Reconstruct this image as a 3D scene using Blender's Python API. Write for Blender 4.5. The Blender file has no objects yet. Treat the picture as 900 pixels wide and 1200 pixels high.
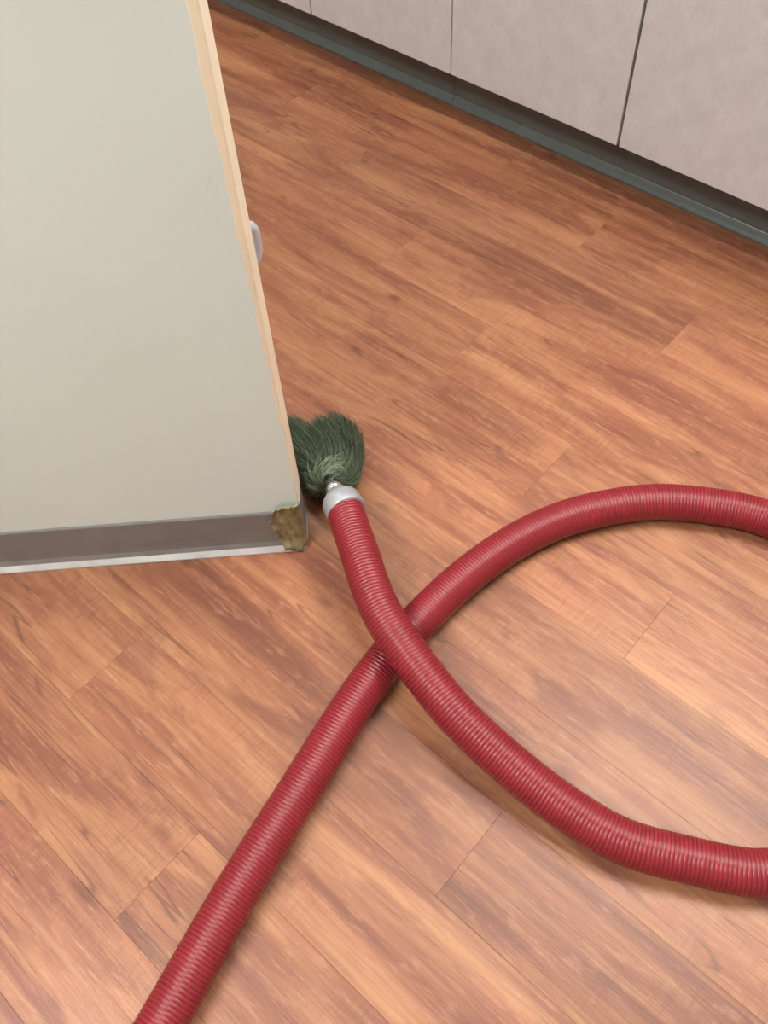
import bpy, bmesh, math, random
import numpy as np
from mathutils import Vector, Matrix

C = bpy.context.scene.collection
SC = bpy.context.scene
rnd = random.Random(7)

# ------------------------------------------------------------------ camera, world, exposure
cam_d = bpy.data.cameras.new('camera')
cam_d.sensor_fit = 'VERTICAL'; cam_d.sensor_height = 36.0; cam_d.lens = 31.2
cam_d.clip_start = 0.02
cam = bpy.data.objects.new('camera', cam_d); C.objects.link(cam)
cam.matrix_world = Matrix(((0.997833, 0.065791, 0.0, 0.0),
                           (-0.05386, 0.816873, -0.574297, 0.0),
                           (-0.037784, 0.573053, 0.818647, 1.12),
                           (0, 0, 0, 1)))
SC.camera = cam

w = bpy.data.worlds.new('world'); SC.world = w; w.use_nodes = True
w.node_tree.nodes['Background'].inputs[0].default_value = (1.0, 0.97, 0.93, 1)
w.node_tree.nodes['Background'].inputs[1].default_value = 0.05

SC.view_settings.view_transform = 'Standard'
SC.view_settings.look = 'None'
SC.view_settings.gamma = 1.0
SC.view_settings.exposure = 0.36
SC.view_settings.use_curve_mapping = False

LIGHT_POWER = 32.0            # emission of the ceiling diffusers
LIGHT_COLOR = (1.0, 0.965, 0.92)

# room axes: U runs along the cabinets, V points from the viewer to the cabinets
U = Vector((0.70503, -0.70918, 0)); V = Vector((0.70918, 0.70503, 0)); Z = Vector((0, 0, 1))
def uv(u, v, z=0.0): return U * u + V * v + Z * z

# ------------------------------------------------------------------ helpers
def new_obj(name, bm, mat=None, parent=None, smooth=False, angle=None):
    me = bpy.data.meshes.new(name)
    bmesh.ops.recalc_face_normals(bm, faces=bm.faces[:])
    bm.to_mesh(me); bm.free()
    return link_mesh(name, me, mat, parent, smooth)

def link_mesh(name, me, mat=None, parent=None, smooth=False):
    if mat is not None and not me.materials: me.materials.append(mat)
    if smooth:
        for p in me.polygons: p.use_smooth = True
    o = bpy.data.objects.new(name, me); C.objects.link(o)
    if parent is not None: o.parent = parent
    return o

def empty(name, loc=(0, 0, 0)):
    o = bpy.data.objects.new(name, None); C.objects.link(o); o.location = loc
    o.empty_display_size = 0.05
    return o

def tag(o, label=None, cat=None, group=None, kind=None):
    if label: o['label'] = label
    if cat: o['category'] = cat
    if group: o['group'] = group
    if kind: o['kind'] = kind
    return o

def box_axes(bm, o, ax, ay, az, sx, sy, sz, bevel=0.0):
    """box whose corner is o and whose edges are ax*sx, ay*sy, az*sz"""
    vs = []
    for k in (0, 1):
        for j in (0, 1):
            for i in (0, 1):
                vs.append(bm.verts.new(o + ax * (sx * i) + ay * (sy * j) + az * (sz * k)))
    fs = []
    for f in ((0, 1, 3, 2), (4, 6, 7, 5), (0, 4, 5, 1), (2, 3, 7, 6), (0, 2, 6, 4), (1, 5, 7, 3)):
        fs.append(bm.faces.new([vs[i] for i in f]))
    if bevel > 0:
        es = list({e for f in fs for e in f.edges})
        bmesh.ops.bevel(bm, geom=es, offset=bevel, segments=2, profile=0.5, affect='EDGES')

def box(name, o, sx, sy, sz, mat, parent=None, bevel=0.0, ax=U, ay=V):
    bm = bmesh.new(); box_axes(bm, o, ax, ay, Z, sx, sy, sz, bevel)
    return new_obj(name, bm, mat, parent)

def catmull(P, n=40):
    P = [np.array(p, float) for p in P]
    P = [2 * P[0] - P[1]] + P + [2 * P[-1] - P[-2]]
    out = []
    for i in range(1, len(P) - 2):
        p0, p1, p2, p3 = P[i - 1:i + 3]
        for t in np.linspace(0, 1, n, endpoint=False):
            out.append(0.5 * ((2 * p1) + (-p0 + p2) * t + (2 * p0 - 5 * p1 + 4 * p2 - p3) * t * t + (-p0 + 3 * p1 - 3 * p2 + p3) * t ** 3))
    out.append(P[-2])
    return np.array(out)

def resample(P, step):
    d = np.r_[0, np.cumsum(np.linalg.norm(np.diff(P, axis=0), axis=1))]
    n = int(d[-1] / step)
    s = np.linspace(0, d[-1], n + 1)
    return np.stack([np.interp(s, d, P[:, k]) for k in range(3)], 1), s

def smooth_path(P, k):
    ker = np.hanning(k + 2)[1:-1]; ker /= ker.sum()
    Q = np.pad(P, ((k // 2, k // 2), (0, 0)), mode='reflect', reflect_type='odd')
    return np.stack([np.convolve(Q[:, j], ker, 'valid') for j in range(3)], 1)

def frames(P):
    T = np.gradient(P, axis=0); T /= np.linalg.norm(T, axis=1)[:, None]
    n = np.cross(T[0], (0, 0, 1.0)); n /= np.linalg.norm(n)
    N = []
    for t in T:
        n = n - t * n.dot(t); n /= np.linalg.norm(n); N.append(n)
    N = np.array(N)
    return T, N, np.cross(T, N)

def sweep(name, P, radii, seg, mat, parent=None, cap=True):
    T, N, B = frames(P)
    a = np.linspace(0, 2 * math.pi, seg, endpoint=False)
    ca, sa = np.cos(a), np.sin(a)
    verts = (P[:, None, :] + radii[:, None, None] * (ca[None, :, None] * N[:, None, :] + sa[None, :, None] * B[:, None, :])).reshape(-1, 3)
    n = len(P); faces = []
    for i in range(n - 1):
        b = i * seg
        for j in range(seg):
            k = (j + 1) % seg
            faces.append((b + j, b + seg + j, b + seg + k, b + k))
    if cap:
        faces.append(tuple(range(seg))); faces.append(tuple((n - 1) * seg + j for j in reversed(range(seg))))
    me = bpy.data.meshes.new(name); me.from_pydata(verts.tolist(), [], faces); me.update()
    return link_mesh(name, me, mat, parent, smooth=True)

def lathe(name, base, axis, prof, seg, mat, parent=None):
    """prof: list of (distance along axis, radius)"""
    axis = Vector(axis).normalized()
    P = np.array([list(Vector(base) + axis * d) for d, r in prof])
    T = np.array(axis); n = np.cross(T, (0, 0, 1.0)); n /= np.linalg.norm(n); b = np.cross(T, n)
    verts, faces = [], []
    for p, (d, r) in zip(P, prof):
        for j in range(seg):
            a = 2 * math.pi * j / seg
            verts.append((p + r * (math.cos(a) * n + math.sin(a) * b)).tolist())
    for i in range(len(prof) - 1):
        for j in range(seg):
            k = (j + 1) % seg
            faces.append((i * seg + j, (i + 1) * seg + j, (i + 1) * seg + k, i * seg + k))
    faces.append(tuple(range(seg))); faces.append(tuple((len(prof) - 1) * seg + j for j in reversed(range(seg))))
    me = bpy.data.meshes.new(name); me.from_pydata(verts, [], faces); me.update()
    o = link_mesh(name, me, mat, parent, smooth=True)
    return o

# ------------------------------------------------------------------ materials
class NT:
    def __init__(s, name):
        s.m = bpy.data.materials.new(name); s.m.use_nodes = True
        s.t = s.m.node_tree; s.b = s.t.nodes['Principled BSDF']
    def n(s, typ, **kw):
        nd = s.t.nodes.new(typ)
        for k, v in kw.items():
            if k.startswith('i_'):
                key = k[2:]
                key = int(key) if key.isdigit() else key
                nd.inputs[key].default_value = v
            else: setattr(nd, k, v)
        return nd
    def l(s, a, b): s.t.links.new(a, b)
    def coords(s, scale, kind='Object', off=None):
        tc = s.n('ShaderNodeTexCoord'); mp = s.n('ShaderNodeMapping'); mp.inputs['Scale'].default_value = scale
        if off is not None:
            ad = s.n('ShaderNodeVectorMath', operation='ADD'); s.l(tc.outputs[kind], ad.inputs[0]); s.l(off, ad.inputs[1])
            s.l(ad.outputs[0], mp.inputs[0])
        else: s.l(tc.outputs[kind], mp.inputs[0])
        return mp.outputs[0]
    def noise(s, vec, detail=3, rough=0.55, dist=0.0):
        nd = s.n('ShaderNodeTexNoise'); nd.inputs['Scale'].default_value = 1.0; nd.inputs['Detail'].default_value = detail
        nd.inputs['Roughness'].default_value = rough; nd.inputs['Distortion'].default_value = dist
        s.l(vec, nd.inputs['Vector']); return nd.outputs[0]
    def ramp(s, fac, stops, interp='LINEAR'):
        r = s.n('ShaderNodeValToRGB'); cr = r.color_ramp; cr.interpolation = interp
        while len(cr.elements) < len(stops): cr.elements.new(0.5)
        for e, (p, c) in zip(cr.elements, stops):
            e.position = p; e.color = tuple(c) + ((1,) if len(c) == 3 else ())
        s.l(fac, r.inputs[0]); return r.outputs[0]
    def mix(s, fac, a, b, mode='MIX'):
        m = s.n('ShaderNodeMix', data_type='RGBA', blend_type=mode)
        for sock, val in ((m.inputs['Factor'], fac), (m.inputs[6], a), (m.inputs[7], b)):
            if hasattr(val, 'is_output'): s.l(val, sock)
            else: sock.default_value = val if not isinstance(val, tuple) else tuple(val) + ((1,) if len(val) == 3 else ())
        return m.outputs[2]
    def math(s, op, a, b=0.5):
        m = s.n('ShaderNodeMath', operation=op)
        for i, val in ((0, a), (1, b)):
            if hasattr(val, 'is_output'): s.l(val, m.inputs[i])
            else: m.inputs[i].default_value = val
        return m.outputs[0]
    def bump(s, h, strength=0.2, dist=0.001):
        b = s.n('ShaderNodeBump'); b.inputs['Strength'].default_value = strength; b.inputs['Distance'].default_value = dist
        s.l(h, b.inputs['Height']); s.l(b.outputs[0], s.b.inputs['Normal'])
    def set(s, color=None, rough=None, metal=None, spec=None):
        for key, val in (('Base Color', color), ('Roughness', rough), ('Metallic', metal), ('Specular IOR Level', spec)):
            if val is None: continue
            if hasattr(val, 'is_output'): s.l(val, s.b.inputs[key])
            else: s.b.inputs[key].default_value = (tuple(val) + (1,)) if isinstance(val, tuple) else val
        return s.m

def mat_wood():
    s = NT('vinyl_wood_plank')
    oi = s.n('ShaderNodeObjectInfo')
    off = s.n('ShaderNodeVectorMath', operation='SCALE'); off.inputs['Scale'].default_value = 37.0
    s.l(oi.outputs['Color'], off.inputs[0])
    o = off.outputs[0]
    broad = s.noise(s.coords((1.5, 17, 1), off=o), 5, 0.6, 0.5)
    patch = s.noise(s.coords((3.4, 15, 1), off=o), 4, 0.62, 0.8)
    streak = s.noise(s.coords((2.2, 58, 1), off=o), 4, 0.62, 0.25)
    fine = s.noise(s.coords((14, 330, 1), off=o), 2, 0.6)
    chat = s.noise(s.coords((210, 26, 1), off=o), 2, 0.7)
    chatm = s.noise(s.coords((4.5, 9, 1), off=o), 2, 0.5)
    fleck = s.noise(s.coords((26, 130, 1), off=o), 3, 0.65)
    col = s.ramp(broad, [(0.32, (0.175, 0.061, 0.033)), (0.44, (0.255, 0.097, 0.050)), (0.56, (0.325, 0.139, 0.069)), (0.70, (0.395, 0.188, 0.091))])
    red = s.ramp(patch, [(0.48, (0, 0, 0)), (0.60, (1, 1, 1))])
    col = s.mix(s.math('MULTIPLY', red, 0.62), col, (0.165, 0.053, 0.033))
    lite = s.ramp(streak, [(0.52, (0, 0, 0)), (0.68, (1, 1, 1))])
    col = s.mix(s.math('MULTIPLY', lite, 0.45), col, (0.375, 0.188, 0.090))
    dk = s.ramp(streak, [(0.30, (1, 1, 1)), (0.44, (0, 0, 0))])
    col = s.mix(s.math('MULTIPLY', dk, 0.40), col, (0.11, 0.036, 0.021))
    fl = s.ramp(fleck, [(0.54, (0, 0, 0)), (0.68, (1, 1, 1))])
    col = s.mix(s.math('MULTIPLY', fl, 0.38), col, (0.42, 0.220, 0.122))
    # thin dark grain lines
    ln = s.math('ABSOLUTE', s.math('SUBTRACT', s.noise(s.coords((1.6, 24, 1), off=o), 2, 0.5, 0.4), 0.5))
    lm = s.ramp(ln, [(0.0, (1, 1, 1)), (0.010, (0, 0, 0))])
    gate = s.ramp(s.noise(s.coords((5, 11, 3), off=o), 1), [(0.52, (0, 0, 0)), (0.60, (1, 1, 1))])
    col = s.mix(s.math('MULTIPLY', s.math('MULTIPLY', lm, gate), 0.6), col, (0.06, 0.018, 0.010))
    # short saw marks across the grain
    cm = s.math('MULTIPLY', s.ramp(chat, [(0.50, (0, 0, 0)), (0.60, (1, 1, 1))]), s.ramp(chatm, [(0.46, (0, 0, 0)), (0.62, (1, 1, 1))]))
    col = s.mix(s.math('MULTIPLY', cm, 0.20), col, (0.115, 0.040, 0.022))
    fm = s.ramp(fine, [(0.38, (1, 1, 1)), (0.55, (0, 0, 0))])
    col = s.mix(s.math('MULTIPLY', fm, 0.22), col, (0.10, 0.036, 0.017))
    # knots
    vo = s.n('ShaderNodeTexVoronoi'); vo.inputs['Scale'].default_value = 1.0; vo.inputs['Randomness'].default_value = 1.0
    s.l(s.coords((5.5, 11, 1), off=o), vo.inputs['Vector'])
    kn = s.ramp(vo.outputs['Distance'], [(0.03, (1, 1, 1)), (0.12, (0, 0, 0))])
    col = s.mix(s.math('MULTIPLY', kn, 0.6), col, (0.065, 0.020, 0.011))
    # plank to plank tone
    sep = s.n('ShaderNodeSeparateColor'); s.l(oi.outputs['Color'], sep.inputs[0])
    tone = s.n('ShaderNodeMapRange'); tone.inputs['To Min'].default_value = 0.86; tone.inputs['To Max'].default_value = 1.16
    s.l(sep.outputs[0], tone.inputs['Value'])
    hs = s.n('ShaderNodeHueSaturation'); s.l(tone.outputs[0], hs.inputs['Value']); s.l(col, hs.inputs['Color'])
    hs.inputs['Saturation'].default_value = 1.0
    rough = s.n('ShaderNodeMapRange'); rough.inputs['To Min'].default_value = 0.33; rough.inputs['To Max'].default_value = 0.50
    s.l(fine, rough.inputs['Value'])
    h = s.math('ADD', s.math('MULTIPLY', fine, 0.6), s.math('MULTIPLY', s.noise(s.coords((60, 160, 1), off=o), 3, 0.6), 0.6))
    s.bump(h, 0.35, 0.0012)
    return s.set(hs.outputs[0], rough.outputs[0], 0.0, 0.42)

def mat_plain(name, col, rough=0.5, metal=0.0, var=0.06, scale=20, bump=0.0, bscale=200, spec=0.5):
    s = NT(name)
    n = s.noise(s.coords((scale,) * 3), 4, 0.6)
    a = tuple(c * (1 - var) for c in col); b = tuple(min(1, c * (1 + var)) for c in col)
    c = s.ramp(n, [(0.3, a), (0.7, b)])
    if bump: s.bump(s.noise(s.coords((bscale,) * 3), 3), bump, 0.001)
    return s.set(c, rough, metal, spec)

def mat_laminate():
    s = NT('grey_laminate')
    n1 = s.noise(s.coords((26,) * 3), 5, 0.65); n2 = s.noise(s.coords((9,) * 3), 3, 0.5); n3 = s.noise(s.coords((150, 150, 60)), 2, 0.6)
    c = s.ramp(n1, [(0.30, (0.465, 0.455, 0.468)), (0.70, (0.560, 0.550, 0.562))])
    c = s.mix(s.math('MULTIPLY', n2, 0.35), c, (0.53, 0.51, 0.51))
    c = s.mix(s.math('MULTIPLY', s.ramp(n3, [(0.35, (1, 1, 1)), (0.5, (0, 0, 0))]), 0.12), c, (0.36, 0.31, 0.30))
    return s.set(c, 0.42, 0.0, 0.4)

def mat_panel():
    s = NT('painted_panel')
    n1 = s.noise(s.coords((3, 3, 2)), 3, 0.5); n2 = s.noise(s.coords((40, 40, 26)), 3, 0.6)
    c = s.ramp(n1, [(0.3, (0.605, 0.685, 0.655)), (0.7, (0.640, 0.720, 0.690))])
    sc = s.ramp(s.noise(s.coords((22, 22, 9)), 4, 0.7), [(0.70, (0, 0, 0)), (0.76, (1, 1, 1))])
    c = s.mix(s.math('MULTIPLY', sc, 0.25), c, (0.45, 0.43, 0.38))
    s.bump(n2, 0.05, 0.0006)
    return s.set(c, 0.45, 0.0, 0.4)

def mat_hose():
    s = NT('red_hose')
    n = s.noise(s.coords((30,) * 3), 3, 0.6)
    c = s.ramp(n, [(0.3, (0.205, 0.0135, 0.021)), (0.7, (0.245, 0.0165, 0.025))])
    # darker colour in the grooves between the ribs
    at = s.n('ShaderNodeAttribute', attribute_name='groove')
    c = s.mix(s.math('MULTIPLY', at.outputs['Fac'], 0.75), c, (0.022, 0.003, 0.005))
    return s.set(c, 0.34, 0.0, 0.4)

def mat_strand(name, stops):
    s = NT(name)
    at = s.n('ShaderNodeAttribute', attribute_name='tone')
    return s.set(s.ramp(at.outputs['Fac'], stops), 0.55, 0.0, 0.3)

def mat_emit(name, col, strength):
    s = NT(name); s.b.inputs['Emission Color'].default_value = tuple(col) + (1,); s.b.inputs['Emission Strength'].default_value = strength
    n = s.noise(s.coords((300, 300, 300)), 2)
    return s.set(s.ramp(n, [(0.3, (0.8, 0.8, 0.8)), (0.7, (0.85, 0.85, 0.85))]), 0.5)

def mat_tape():
    s = NT('old_tape')
    n1 = s.noise(s.coords((70, 70, 40)), 4, 0.65, 0.6); n2 = s.noise(s.coords((260, 260, 120)), 3, 0.6)
    c = s.ramp(n1, [(0.3, (0.125, 0.105, 0.045)), (0.5, (0.20, 0.175, 0.085)), (0.72, (0.36, 0.32, 0.19))])
    s.bump(n2, 0.4, 0.001)
    return s.set(c, 0.38, 0.0, 0.5)

M = dict(
    wood=mat_wood(), laminate=mat_laminate(), panel=mat_panel(), hose=mat_hose(), tape=mat_tape(),
    subfloor=mat_plain('dark_seam', (0.19, 0.08, 0.042), 0.7),
    wall=mat_plain('wall_paint', (0.50, 0.50, 0.47), 0.8, var=0.02, bump=0.1),
    ceil=mat_plain('ceiling_tile', (0.62, 0.62, 0.60), 0.9, var=0.03, bump=0.3),
    cream=mat_plain('cream_edge', (0.76, 0.66, 0.50), 0.5, var=0.06, scale=9),
    base=mat_plain('grey_rubber_base', (0.180, 0.175, 0.170), 0.36, var=0.10, scale=30, bump=0.08, bscale=160),
    kick=mat_plain('dark_grey_rubber_base', (0.098, 0.102, 0.092), 0.38, var=0.08, scale=18, bump=0.06, bscale=160),
    kicklip=mat_plain('grey_rubber_lip', (0.088, 0.106, 0.100), 0.36, var=0.08, scale=18),
    baselip=mat_plain('highlit_base_lip', (0.50, 0.51, 0.51), 0.34, var=0.16, scale=24),  # toe highlight painted in: lip coloured paler than the rubber above it
    seam=mat_plain('door_gap', (0.06, 0.055, 0.05), 0.8),
    carcass=mat_plain('carcass_board', (0.20, 0.18, 0.16), 0.7),
    worktop=mat_plain('worktop_laminate', (0.42, 0.40, 0.37), 0.4, scale=60),
    metal=mat_plain('satin_metal', (0.52, 0.535, 0.58), 0.32, 0.35, var=0.04),
    alu=mat_plain('grey_cuff', (0.30, 0.315, 0.335), 0.36, 0.25, var=0.08, scale=40, bump=0.05),
    chrome=mat_plain('chrome', (0.72, 0.73, 0.76), 0.12, 1.0, var=0.03),
    lampframe=mat_plain('lamp_frame', (0.75, 0.75, 0.73), 0.5, var=0.02),
    diff=mat_emit('lamp_diffuser', LIGHT_COLOR, LIGHT_POWER),
    green=mat_strand('green_bristle', [(0.0, (0.042, 0.056, 0.036)), (0.5, (0.105, 0.140, 0.088)), (0.85, (0.18, 0.235, 0.15)), (1.0, (0.28, 0.34, 0.23))]),
    pale=mat_strand('pale_bristle', [(0.0, (0.20, 0.27, 0.18)), (1.0, (0.42, 0.47, 0.34))]),
)

# ------------------------------------------------------------------ room shell
UMIN, UMAX, VMIN, VMAX, ZC = -2.9, 1.7, -2.0, 2.105, 2.6
floor = box('floor', uv(UMIN, VMIN, -0.06), UMAX - UMIN, VMAX - VMIN, 0.057, M['subfloor']); tag(floor, kind='structure')
ceil = box('ceiling', uv(UMIN, VMIN, ZC), UMAX - UMIN, VMAX - VMIN, 0.06, M['ceil']); tag(ceil, kind='structure')
for nm, o, sx, sy in (('wall_back', uv(UMIN, VMAX), UMAX - UMIN, 0.08), ('wall_front', uv(UMIN, VMIN - 0.08), UMAX - UMIN, 0.08),
                      ('wall_left', uv(UMIN - 0.08, VMIN), 0.08, VMAX - VMIN), ('wall_right', uv(UMAX, VMIN), 0.08, VMAX - VMIN)):
    tag(box(nm, o, sx, sy, ZC, M['wall']), kind='structure')

# planks of the vinyl floor: rows 0.134 m wide, three-step staggered joints 0.804 m apart
PA = math.radians(-44.5)
pu = Vector((math.cos(PA), math.sin(PA), 0)); pv = Vector((-pu.y, pu.x, 0))
PW, PL, GAP = 0.134, 0.804, 0.0002
def plank_mesh():
    bm = bmesh.new()
    box_axes(bm, Vector((GAP / 2, GAP / 2, -0.003)), Vector((1, 0, 0)), Vector((0, 1, 0)), Z, PL - GAP, PW - GAP, 0.003)
    top = [e for e in bm.edges if all(v.co.z > -0.001 for v in e.verts)]
    bmesh.ops.bevel(bm, geom=top, offset=0.0002, segments=1, affect='EDGES')
    bmesh.ops.recalc_face_normals(bm, faces=bm.faces[:])
    me = bpy.data.meshes.new('plank'); bm.to_mesh(me); bm.free(); me.materials.append(M['wood']); return me
plank_me = plank_mesh()
pr = random.Random(21)
for k in range(-15, 16):
    u0 = -0.1375 - 0.2685 * ((k - 2) % 3)
    for j in range(-5, 4):
        ua, va = u0 + j * PL, -0.084 + k * PW
        ok = True
        ctr = pu * (ua + PL / 2) + pv * (va + PW / 2)
        cu, cv = ctr.dot(U), ctr.dot(V)
        col = (pr.random(), pr.random(), pr.random(), 1)
        if not (UMIN - 0.36 < cu < UMAX + 0.05 and VMIN + 0.02 < cv < 1.60): continue
        o = bpy.data.objects.new('plank', plank_me); C.objects.link(o)
        o.parent = floor
        o.location = pu * ua + pv * va; o.rotation_euler = (0, 0, PA)
        o.color = col

# ceiling light panels (the room's lamps, above the picture)
def ceiling_light(u, v, lu, lv, label):
    t = empty('ceiling_light', uv(u, v, ZC)); tag(t, label, 'light', 'ceiling light panels')
    bm = bmesh.new()
    for (a, b, sa, sb) in ((-lu / 2, -lv / 2, lu, 0.03), (-lu / 2, lv / 2 - 0.03, lu, 0.03), (-lu / 2, -lv / 2 + 0.03, 0.03, lv - 0.06), (lu / 2 - 0.03, -lv / 2 + 0.03, 0.03, lv - 0.06)):
        box_axes(bm, U * a + V * b + Z * -0.03, U, V, Z, sa, sb, 0.03)
    new_obj('frame', bm, M['lampframe'], t)
    bm = bmesh.new(); box_axes(bm, U * (-lu / 2 + 0.03) + V * (-lv / 2 + 0.03) + Z * -0.02, U, V, Z, lu - 0.06, lv - 0.06, 0.012)
    new_obj('diffuser', bm, M['diff'], t)
ceiling_light(-0.30, 0.88, 1.25, 0.22, 'white ceiling light panel over the aisle, straight above the hose loop')
ceiling_light(0.20, 1.55, 1.25, 0.44, 'white ceiling light panel nearest the grey cabinets on the right')
ceiling_light(-1.95, 0.90, 1.25, 0.17, 'white ceiling light panel over the far left end of the cabinets')
ceiling_light(-0.75, -0.95, 1.25, 0.60, 'white ceiling light panel behind the white counter')

# ------------------------------------------------------------------ grey base cabinets along the back wall
KV = 1.4915                         # front of the toe kick
DV = KV - 0.072                     # front of the doors
DB, DT = 0.116, 0.835               # door bottom and top
pull_me = None
def bow_pull(parent, origin, n, half=0.032, p=0.032, wdt=0.011):
    """short bow-shaped pull standing off a door face: origin = centre on the door, n = door normal"""
    pts = []
    for i in range(25):
        t = -1 + 2 * i / 24
        d = p * (1 - abs(t) ** 5)
        pts.append(np.array(origin + n * (d - 0.002) + Z * (half * t)))
    P, s = resample(np.array(pts), 0.0025)
    return sweep('handle', P, np.full(len(P), wdt / 2), 12, M['metal'], parent)

def base_cabinet(u0, u1, label):
    t = empty('base_cabinet', uv((u0 + u1) / 2, DV + 0.3)); tag(t, label, 'cabinet', 'grey base cabinets')
    loc = -t.location
    cb = box('carcass', uv(u0 + 0.0005, DV + 0.022, DB - 0.002) + loc, u1 - u0 - 0.001, VMAX - DV - 0.025, 0.865 - DB, M['carcass'], t)
    box('plinth', uv(u0 + 0.0005, KV + 0.007, 0.0) + loc, u1 - u0 - 0.001, 0.02, DB - 0.003, M['carcass'], t)
    um = (u0 + u1) / 2
    for a, b, hs in ((u0 + 0.0028, um - 0.0014, 1), (um + 0.0014, u1 - 0.0028, -1)):
        bm = bmesh.new(); box_axes(bm, uv(a, DV, DB) + loc, U, V, Z, b - a, 0.019, DT - DB, 0.0012)
        d = new_obj('door', bm, M['laminate'], t)
        hu = b - 0.045 if hs > 0 else a + 0.045
        bow_pull(d, uv(hu, DV, DT - 0.09) + loc, -V)
    return t
# gaps between units, from the photograph: u = 0.488 side
def u_of(x, y): return Vector((x, y, 0)).dot(U)
ug = u_of(0.4879, 1.5172)
UW = u_of(0.4879, 1.5172) - u_of(-0.0928, 2.1039)
base_cabinet(ug, ug + UW, 'pale grey laminate base cabinet at the right edge, right of the wide dark door gap')
base_cabinet(ug - UW, ug, 'pale grey laminate base cabinet in the middle of the run, two full doors in view')
base_cabinet(ug - 2 * UW, ug - UW, 'pale grey laminate base cabinet farthest left, mostly behind the white counter end')
wt = box('worktop', uv(ug - 2 * UW - 0.01, DV - 0.025, 0.867), 3 * UW + 0.02, VMAX - DV + 0.02, 0.038, M['worktop'], bevel=0.004)
tag(wt, 'speckled grey worktop lying on the run of pale grey base cabinets', 'worktop')

# rubber cove base in the toe kick, in two lengths
def cove_profile(h, thick, toe, n=6):
    """(distance out of the wall, height) of a cove base cross-section"""
    pts = [(0.0, 0.0), (toe, 0.0), (toe + 0.0004, 0.002)]
    for i in range(n + 1):
        a = math.pi / 2 * i / n
        rr = toe - thick
        pts.append((toe - rr * math.sin(a) * 1.0 + 0.0, 0.003 + 0.016 * (1 - math.cos(a)) + 0.004 * i / n))
    pts += [(thick, h - 0.002), (thick - 0.0015, h), (0.0, h)]
    return pts
def extrude_profile(name, prof, a, b, out, mat, parent=None):
    bm = bmesh.new()
    A = [bm.verts.new(a + out * d + Z * z) for d, z in prof]; B = [bm.verts.new(b + out * d + Z * z) for d, z in prof]
    for i in range(len(prof)):
        k = (i + 1) % len(prof); bm.faces.new((A[i], A[k], B[k], B[i]))
    bm.faces.new(A); bm.faces.new(B[::-1])
    return new_obj(name, bm, mat, parent)
def kick_base(name, ua, ub):
    prof = cove_profile(0.112, 0.004, 0.012)
    o = extrude_profile(name, [(d, z) for d, z in prof if True], uv(ua, KV + 0.006), uv(ub, KV + 0.006), -V, M['kick'])
    tag(o, kind='structure')
    extrude_profile('lip', [(0.0123, 0.0003), (0.0150, 0.0003), (0.0152, 0.0045), (0.0118, 0.0105), (0.0070, 0.0205), (0.0058, 0.022), (0.0048, 0.020)],
                    uv(ua, KV + 0.006), uv(ub, KV + 0.006), -V, M['kicklip'], o)
uj = u_of(0.2314, 1.9094)
kick_base('baseboard_back', ug - 2 * UW, uj - 0.0006)
kick_base('baseboard_right', uj + 0.0006, ug + UW)

# ------------------------------------------------------------------ white counter end at the left
e1 = Vector((math.cos(math.radians(0.75)), math.sin(math.radians(0.75)), 0)); eb = Vector((-e1.y, e1.x, 0))   # along / into the panel
A = Vector((-0.1200, 0.7365, 0)); B = Vector((-0.1210, 0.787, 0))
PLEN, PTOP = 0.92, 0.868
ctr = empty('counter_cabinet', (A.x - 0.35, A.y + 0.25, 0))
tag(ctr, 'off-white painted counter end with cream corner edge and grey rubber base', 'cabinet')
L0 = -ctr.location
def prism(name, poly, z0, z1, mat, parent, bevel=0.0):
    bm = bmesh.new()
    a = [bm.verts.new(p + Z * z0 + L0) for p in poly]; b = [bm.verts.new(p + Z * z1 + L0) for p in poly]
    n = len(poly)
    for i in range(n):
        k = (i + 1) % n; bm.faces.new((a[i], a[k], b[k], b[i]))
    bm.faces.new(a[::-1]); bm.faces.new(b)
    if bevel:
        bmesh.ops.bevel(bm, geom=[e for e in bm.edges], offset=bevel, segments=2, affect='EDGES')
    return new_obj(name, bm, mat, parent)
side = (B - A).normalized(); sn = Vector((side.y, -side.x, 0))      # along / out of the narrow side
FL = A - e1 * PLEN
# end panel: 20 mm board whose face looks at the viewer
prism('end_panel', [FL, A - e1 * 0.0, A + side * 0.02, FL + eb * 0.02], 0.0, PTOP, M['panel'], ctr)
# narrow return post behind it
prism('return_panel', [A + side * 0.0202 - e1 * 0.001, B, B - U * -0.0 - sn * 0.019 , A + side * 0.0202 - sn * 0.02], 0.0, PTOP, M['panel'], ctr)
# body and the 45 degree front with its doors
d45 = -U; n45 = V
bx = B - sn * 0.02
prism('carcass', [bx + n45 * -0.03 + d45 * 0.02, bx + n45 * -0.03 + d45 * 0.80, FL + eb * 0.30 + e1 * 0.02, FL + eb * 0.022 + e1 * 0.01, A + eb * 0.024 - e1 * 0.03], 0.11, PTOP - 0.002, M['carcass'], ctr)
prism('plinth', [bx + n45 * -0.07 + d45 * 0.01, bx + n45 * -0.07 + d45 * 0.78, bx + n45 * -0.09 + d45 * 0.78, bx + n45 * -0.09 + d45 * 0.03], 0.0, 0.108, M['kick'], ctr)
for i in range(2):
    s0 = 0.006 + i * 0.39
    b0 = B - n45 * 0.022
    dr = prism('door', [b0 + d45 * s0, b0 + d45 * (s0 + 0.387), b0 + d45 * (s0 + 0.387) + n45 * 0.019, b0 + d45 * s0 + n45 * 0.019], 0.116, 0.82, M['panel'], ctr)
    if i == 0:
        h = bow_pull(dr, B - n45 * 0.0030 + d45 * 0.030 + Z * 0.486 + L0, n45, half=0.031, p=0.031, wdt=0.014)
        tag(h, 'satin silver bow pull peeping past the cream corner')
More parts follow.
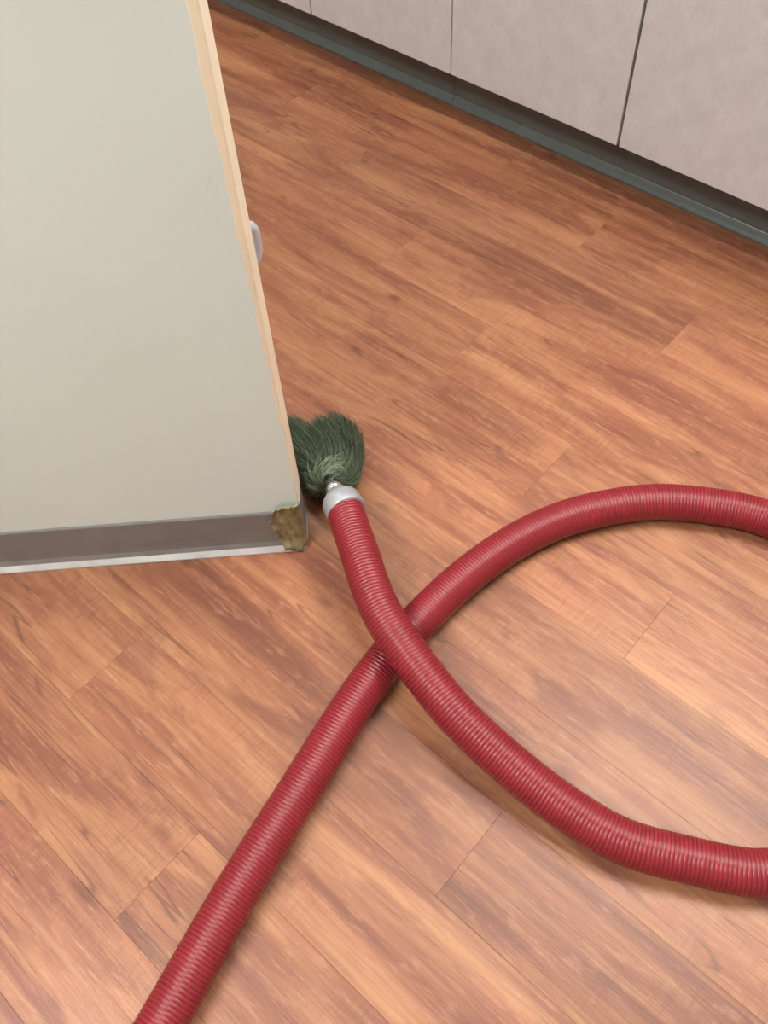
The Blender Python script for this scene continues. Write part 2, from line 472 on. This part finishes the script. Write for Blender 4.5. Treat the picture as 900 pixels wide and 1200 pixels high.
# cream edge strip: wraps the corner, with a wavy hand-cut boundary on the front
bm = bmesh.new()
zs = np.linspace(0.092, PTOP - 0.001, 70)
wl = np.interp(zs, [0.09, 0.12, 0.20, 0.36, 0.60, 0.76, 0.9], [0.0006, 0.0008, 0.0012, 0.0034, 0.0070, 0.0088, 0.0100])
rows = []
for z, wv in zip(zs, wl):
    wv += 0.0006 * min(1, z * 3) * math.sin(z * 47) + 0.0005 * math.sin(z * 113 + 1) + rnd.uniform(-0.0003, 0.0003)
    t = 0.0011
    P = [A - e1 * wv - eb * 0.0001, A - e1 * wv - eb * t * 0.7, A - e1 * (wv - 0.0006) - eb * t, A - e1 * 0.0008 - eb * t + sn * 0.0,
         A + sn * t + side * 0.0006, B + sn * t - side * 0.0004, B + sn * 0.0001, A + sn * 0.0001]
    rows.append([bm.verts.new(p + Z * z + L0) for p in P])
for r0, r1 in zip(rows, rows[1:]):
    for i in range(8):
        k = (i + 1) % 8; bm.faces.new((r0[i], r0[k], r1[k], r1[i]))
bm.faces.new(rows[0]); bm.faces.new(rows[-1][::-1])
tag(new_obj('edge_strip', bm, M['cream'], ctr), 'cream strip down the corner with a wavy cut edge')

# rubber cove base around the panel foot, rounded at the corner
def cove_path(prof, name, mat, z_off=0.0):
    path = [(FL, -eb)]
    path.append((A - e1 * 0.006, -eb))
    for i in range(1, 8):
        t = i / 8
        nrm = (-eb * (1 - t) + sn * t).normalized()
        path.append((A - e1 * 0.006 * (1 - t) ** 2 + side * 0.006 * t ** 2, nrm))
    path.append((A + side * 0.006, sn)); path.append((B, sn))
    bm = bmesh.new(); rws = []
    for p, nrm in path:
        k_ = 1.0 - 0.72 * max(0.0, nrm.dot(sn))          # the return on the narrow side is pressed flat
        rws.append([bm.verts.new(p + nrm * d * k_ + Z * z + L0) for d, z in prof])
    n = len(prof)
    for r0, r1 in zip(rws, rws[1:]):
        for i in range(n):
            k = (i + 1) % n; bm.faces.new((r0[i], r0[k], r1[k], r1[i]))
    bm.faces.new(rws[0]); bm.faces.new(rws[-1][::-1])
    return new_obj(name, bm, mat, ctr)
CH = 0.091
pf = [(0.0003, 0.0), (0.0075, 0.0), (0.0075, 0.012), (0.0042, 0.020), (0.0036, 0.03), (0.0036, CH - 0.002), (0.0022, CH), (0.0003, CH)]
cove_path(pf, 'cove_base', M['base'])
lip = cove_path([(0.0078, 0.0003), (0.0125, 0.0003), (0.0128, 0.003), (0.0110, 0.0065), (0.0090, 0.0100), (0.0078, 0.0122), (0.0076, 0.0122), (0.0078, 0.008)], 'base_lip', M['baselip'])
tag(lip, 'pale lip along the foot of the grey base, highlight put into its colour')

# torn tape / dried adhesive over the base corner: a crumpled sheet with thickness
def torn_tape():
    bm = bmesh.new(); tr = random.Random(5)
    nu, nz = 26, 22
    outl, outr = -0.043, 0.004
    def pos(s, z):
        # s along the wrapped path (0 = corner)
        if s < -0.006: p = A + e1 * s; nrm = -eb
        elif s < 0.006:
            t = (s + 0.006) / 0.012; nrm = (-eb * (1 - t) + sn * t).normalized(); p = A - e1 * 0.006 * (1 - t) ** 2 + side * 0.006 * t ** 2
        else: p = A + side * s; nrm = sn
        return p, nrm
    grid = []
    for i in range(nu + 1):
        f = i / nu; row = []
        top = 0.098 + 0.012 * math.sin(f * 2.2 + 0.2) - 0.014 * max(0, 0.16 - f) / 0.16 + tr.uniform(-0.0022, 0.0022)
        bot = 0.013 - 0.014 * f + 0.022 * max(0, 0.25 - f) / 0.25 + tr.uniform(-0.003, 0.003)
        if f > 0.8: bot += 0.006
        for j in range(nz + 1):
            g = j / nz; z = bot + (top - bot) * g
            s = outl + (outr - outl) * f + 0.004 * math.sin(g * 7) * (1 - f) + tr.uniform(-0.0006, 0.0006)
            p, nrm = pos(s, z)
            kk = 1.0 - 0.72 * max(0.0, nrm.dot(sn))
            out = 0.0048 + 0.0016 * abs(math.sin(f * 11 + g * 5)) + 0.0012 * math.sin(g * 19 + f * 6) * (1 - f) + tr.uniform(0, 0.0007)
            if z < 0.022: out += 0.0085 * min(1, (0.022 - z) / 0.016)
            if j >= nz - 1: out += 0.0022
            if i <= 1: out += 0.0016
            out *= kk
            row.append((p + nrm * out + Z * max(z, 0.0012), p + nrm * (out - 0.0009) + Z * max(z, 0.0006)))
        grid.append(row)
    F = [[bm.verts.new(a + L0) for a, b in r] for r in grid]; K = [[bm.verts.new(b + L0) for a, b in r] for r in grid]
    for i in range(nu):
        for j in range(nz):
            bm.faces.new((F[i][j], F[i + 1][j], F[i + 1][j + 1], F[i][j + 1])); bm.faces.new((K[i][j], K[i][j + 1], K[i + 1][j + 1], K[i + 1][j]))
    for i in range(nu):
        bm.faces.new((F[i][0], K[i][0], K[i + 1][0], F[i + 1][0])); bm.faces.new((F[i][nz], F[i + 1][nz], K[i + 1][nz], K[i][nz]))
    for j in range(nz):
        bm.faces.new((F[0][j], F[0][j + 1], K[0][j + 1], K[0][j])); bm.faces.new((F[nu][j], K[nu][j], K[nu][j + 1], F[nu][j + 1]))
    return new_obj('torn_tape', bm, M['tape'], ctr, smooth=True)
tag(torn_tape(), 'crumpled olive-brown torn tape over the corner of the base')

wt2_poly = [FL - eb * 0.02 - e1 * 0.02, A - eb * 0.02 + e1 * 0.015, B + sn * 0.02 + n45 * 0.012, B + d45 * 0.80 + n45 * 0.022, FL + eb * 0.32 - e1 * 0.02]
bm = bmesh.new()
a_ = [bm.verts.new(p + Z * 0.870) for p in wt2_poly]; b_ = [bm.verts.new(p + Z * 0.908) for p in wt2_poly]
for i in range(5):
    k = (i + 1) % 5; bm.faces.new((a_[i], a_[k], b_[k], b_[i]))
bm.faces.new(a_[::-1]); bm.faces.new(b_)
tag(new_obj('worktop', bm, M['worktop']), 'speckled grey worktop lying on the off-white counter end', 'worktop')

# ------------------------------------------------------------------ red vacuum hose
HR = 0.0272
lower = [[-0.62, -0.50], [-0.49, -0.27], [-0.378, -0.06], [-0.2765, 0.1117], [-0.2043, 0.2352], [-0.1281, 0.3532], [-0.0448, 0.4796], [0.0243, 0.5639],
         [0.0985, 0.6356], [0.1764, 0.6916], [0.2509, 0.7279], [0.3241, 0.7467], [0.4046, 0.7528], [0.4877, 0.7382], [0.5614, 0.7091]]
loop = [[0.650, 0.640], [0.705, 0.545], [0.712, 0.440], [0.668, 0.335], [0.585, 0.262], [0.495, 0.230]]
lower = [p + [HR] for p in lower + loop]
upper = [[0.4144, 0.2238, 0.0272], [0.3829, 0.2277, 0.0272], [0.3212, 0.2458, 0.0272], [0.2558, 0.2688, 0.029], [0.1965, 0.3091, 0.034], [0.136, 0.3616, 0.045],
         [0.0689, 0.4307, 0.066], [0.0078, 0.5236, 0.0838], [-0.019, 0.5825, 0.088], [-0.0367, 0.6551, 0.088], [-0.0582, 0.7449, 0.082]]
raw = catmull(lower + upper, 30)
RP, RS = resample(raw, 0.0011)
RP = smooth_path(RP, 61)
RP, RS = resample(RP, 0.0050 / 5)
hose = empty('vacuum_hose', (0.3, 0.5, 0))
tag(hose, 'red ribbed vacuum hose looped across itself on the wood-look floor', 'hose')
HL = np.array(hose.location)
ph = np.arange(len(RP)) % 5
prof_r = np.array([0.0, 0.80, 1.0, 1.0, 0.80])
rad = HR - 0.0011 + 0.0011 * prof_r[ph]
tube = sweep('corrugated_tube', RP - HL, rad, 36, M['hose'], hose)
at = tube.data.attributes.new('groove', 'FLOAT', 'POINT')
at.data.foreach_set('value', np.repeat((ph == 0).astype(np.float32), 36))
end = Vector(RP[-1]); hd = (Vector(RP[-1] - RP[-40]).normalized() + Vector((-0.14, 0, 0))).normalized()
cuff = lathe('cuff', end - hd * 0.014 - Vector(HL), hd, [(0, 0.0286), (0.001, 0.0294), (0.022, 0.0284), (0.0270, 0.0262), (0.031, 0.0228), (0.038, 0.0170), (0.041, 0.0152)], 40, M['alu'], hose)
tag(cuff, 'silver grey tapered cuff on the hose end')
st = Vector(RP[0]); sd = Vector(RP[0] - RP[40]).normalized()
lathe('end_collar', st - sd * 0.03 - Vector(HL), sd, [(0, 0.0262), (0.001, 0.0271), (0.05, 0.0271), (0.052, 0.026)], 36, M['alu'], hose)

# ------------------------------------------------------------------ green rotary brush at the hose end
tip = end + hd * 0.0276
brush = empty('rotary_brush', (tip.x - 0.005, tip.y + 0.06, 0))
tag(brush, 'round dark green bristle brush at the silver hose cuff, beside the counter corner', 'brush')
BL = Vector(brush.location)
bd = (hd + Vector((-0.02, 0.0, -0.12))).normalized()
lathe('shaft', tip - BL, hd, [(0, 0.0135), (0.011, 0.0135), (0.0125, 0.0112), (0.020, 0.0108), (0.0210, 0.0080), (0.034, 0.0075), (0.035, 0.006), (0.05, 0.006)], 24, M['chrome'], brush)
hub = tip + hd * 0.026
lathe('hub', hub - bd * 0.004 - BL, bd, [(0, 0.0068), (0.001, 0.0076), (0.016, 0.0076), (0.018, 0.006)], 20, M['seam'], brush)

def strands(name, paths, tones, radius, mat, parent):
    verts, faces, tv = [], [], []
    for P, tn in zip(paths, tones):
        T = np.gradient(P, axis=0); T /= (np.linalg.norm(T, axis=1)[:, None] + 1e-9)
        ref = np.array((0.31, 0.17, 0.93)); N = np.cross(T, ref); N /= (np.linalg.norm(N, axis=1)[:, None] + 1e-9); Bn = np.cross(T, N)
        base = len(verts); n = len(P)
        for i in range(n):
            rr = radius * (1.0 if i < n - 1 else 0.5)
            for a in (0.0, 2.0944, 4.18879):
                verts.append((P[i] + rr * (math.cos(a) * N[i] + math.sin(a) * Bn[i])).tolist()); tv.append(tn[i])
        for i in range(n - 1):
            for j in range(3):
                k = (j + 1) % 3
                faces.append((base + 3 * i + j, base + 3 * (i + 1) + j, base + 3 * (i + 1) + k, base + 3 * i + k))
    me = bpy.data.meshes.new(name); me.from_pydata(verts, [], faces); me.update()
    a = me.attributes.new('tone', 'FLOAT', 'POINT'); a.data.foreach_set('value', np.array(tv, np.float32))
    return link_mesh(name, me, mat, parent, smooth=True)

nr = np.random.default_rng(11)
hubp = np.array(hub); bdn = np.array(bd); bln = np.array(BL)
def clump(n, cen, rad, swirl):
    paths, tones = [], []
    for i in range(n):
        d = nr.normal(size=3); d /= np.linalg.norm(d)
        q = cen + d * rad * (0.45 + 0.55 * nr.random() ** 0.35) * np.array((1.0, 1.0, 0.95))
        q += nr.normal(size=3) * 0.0035
        q[2] = max(q[2], 0.003 + 0.004 * nr.random())
        s = hubp + bdn * nr.uniform(-0.002, 0.014) + nr.normal(size=3) * 0.0022
        mid = (s + q) / 2
        ax = q - s
        tang = np.cross(bdn, ax); 
        c1 = s + ax * 0.30 + tang * swirl * nr.uniform(0.2, 1.0) + d * rad * 0.35
        c2 = s + ax * 0.75 + tang * swirl * nr.uniform(0.5, 1.7) + d * rad * 0.22
        t = np.linspace(0, 1, 8)[:, None]
        P = (1 - t) ** 3 * s + 3 * (1 - t) ** 2 * t * c1 + 3 * (1 - t) * t ** 2 * c2 + t ** 3 * q
        al = (P - hubp) @ bdn; P += np.outer(np.maximum(0, -0.003 - al), bdn)
        P[:, 2] = np.maximum(P[:, 2], 0.0015)
        paths.append(P - bln)
        base = nr.uniform(0.1, 0.85)
        tones.append(np.clip(base + np.linspace(0.18, -0.08, 8), 0, 1))
    return paths, tones
p1, t1 = clump(4600, np.array((-0.076, 0.884, 0.054)), 0.051, 0.75)
p2, t2 = clump(1300, np.array((-0.139, 0.918, 0.046)), 0.030, 0.30)
tag(strands('bristles', p1 + p2, t1 + t2, 0.00042, M['green'], brush), kind='stuff')
# pale stray fibres curled around the shaft
pp, tt = [], []
for i in range(110):
    a0 = nr.uniform(0, 6.28); t = np.linspace(0, 1, 12)
    axn = np.cross(bdn, (0, 0, 1.0)); axn /= np.linalg.norm(axn); bx_ = np.cross(bdn, axn)
    r0 = 0.010 + 0.026 * t ** 1.2 * nr.uniform(0.4, 1.0)
    ang = a0 + t * nr.uniform(1.2, 2.8)
    P = hubp + np.outer(0.002 + 0.022 * t * nr.uniform(0.2, 1.2), bdn) + (r0 * np.cos(ang))[:, None] * axn + (r0 * np.sin(ang))[:, None] * bx_
    P[:, 2] = np.maximum(P[:, 2], 0.002)
    pp.append(P - bln); tt.append(np.full(12, nr.random()))
o = strands('loose_fibres', pp, tt, 0.00033, M['pale'], brush)
tag(o, 'pale green stray fibres curled around the shaft', kind='stuff')
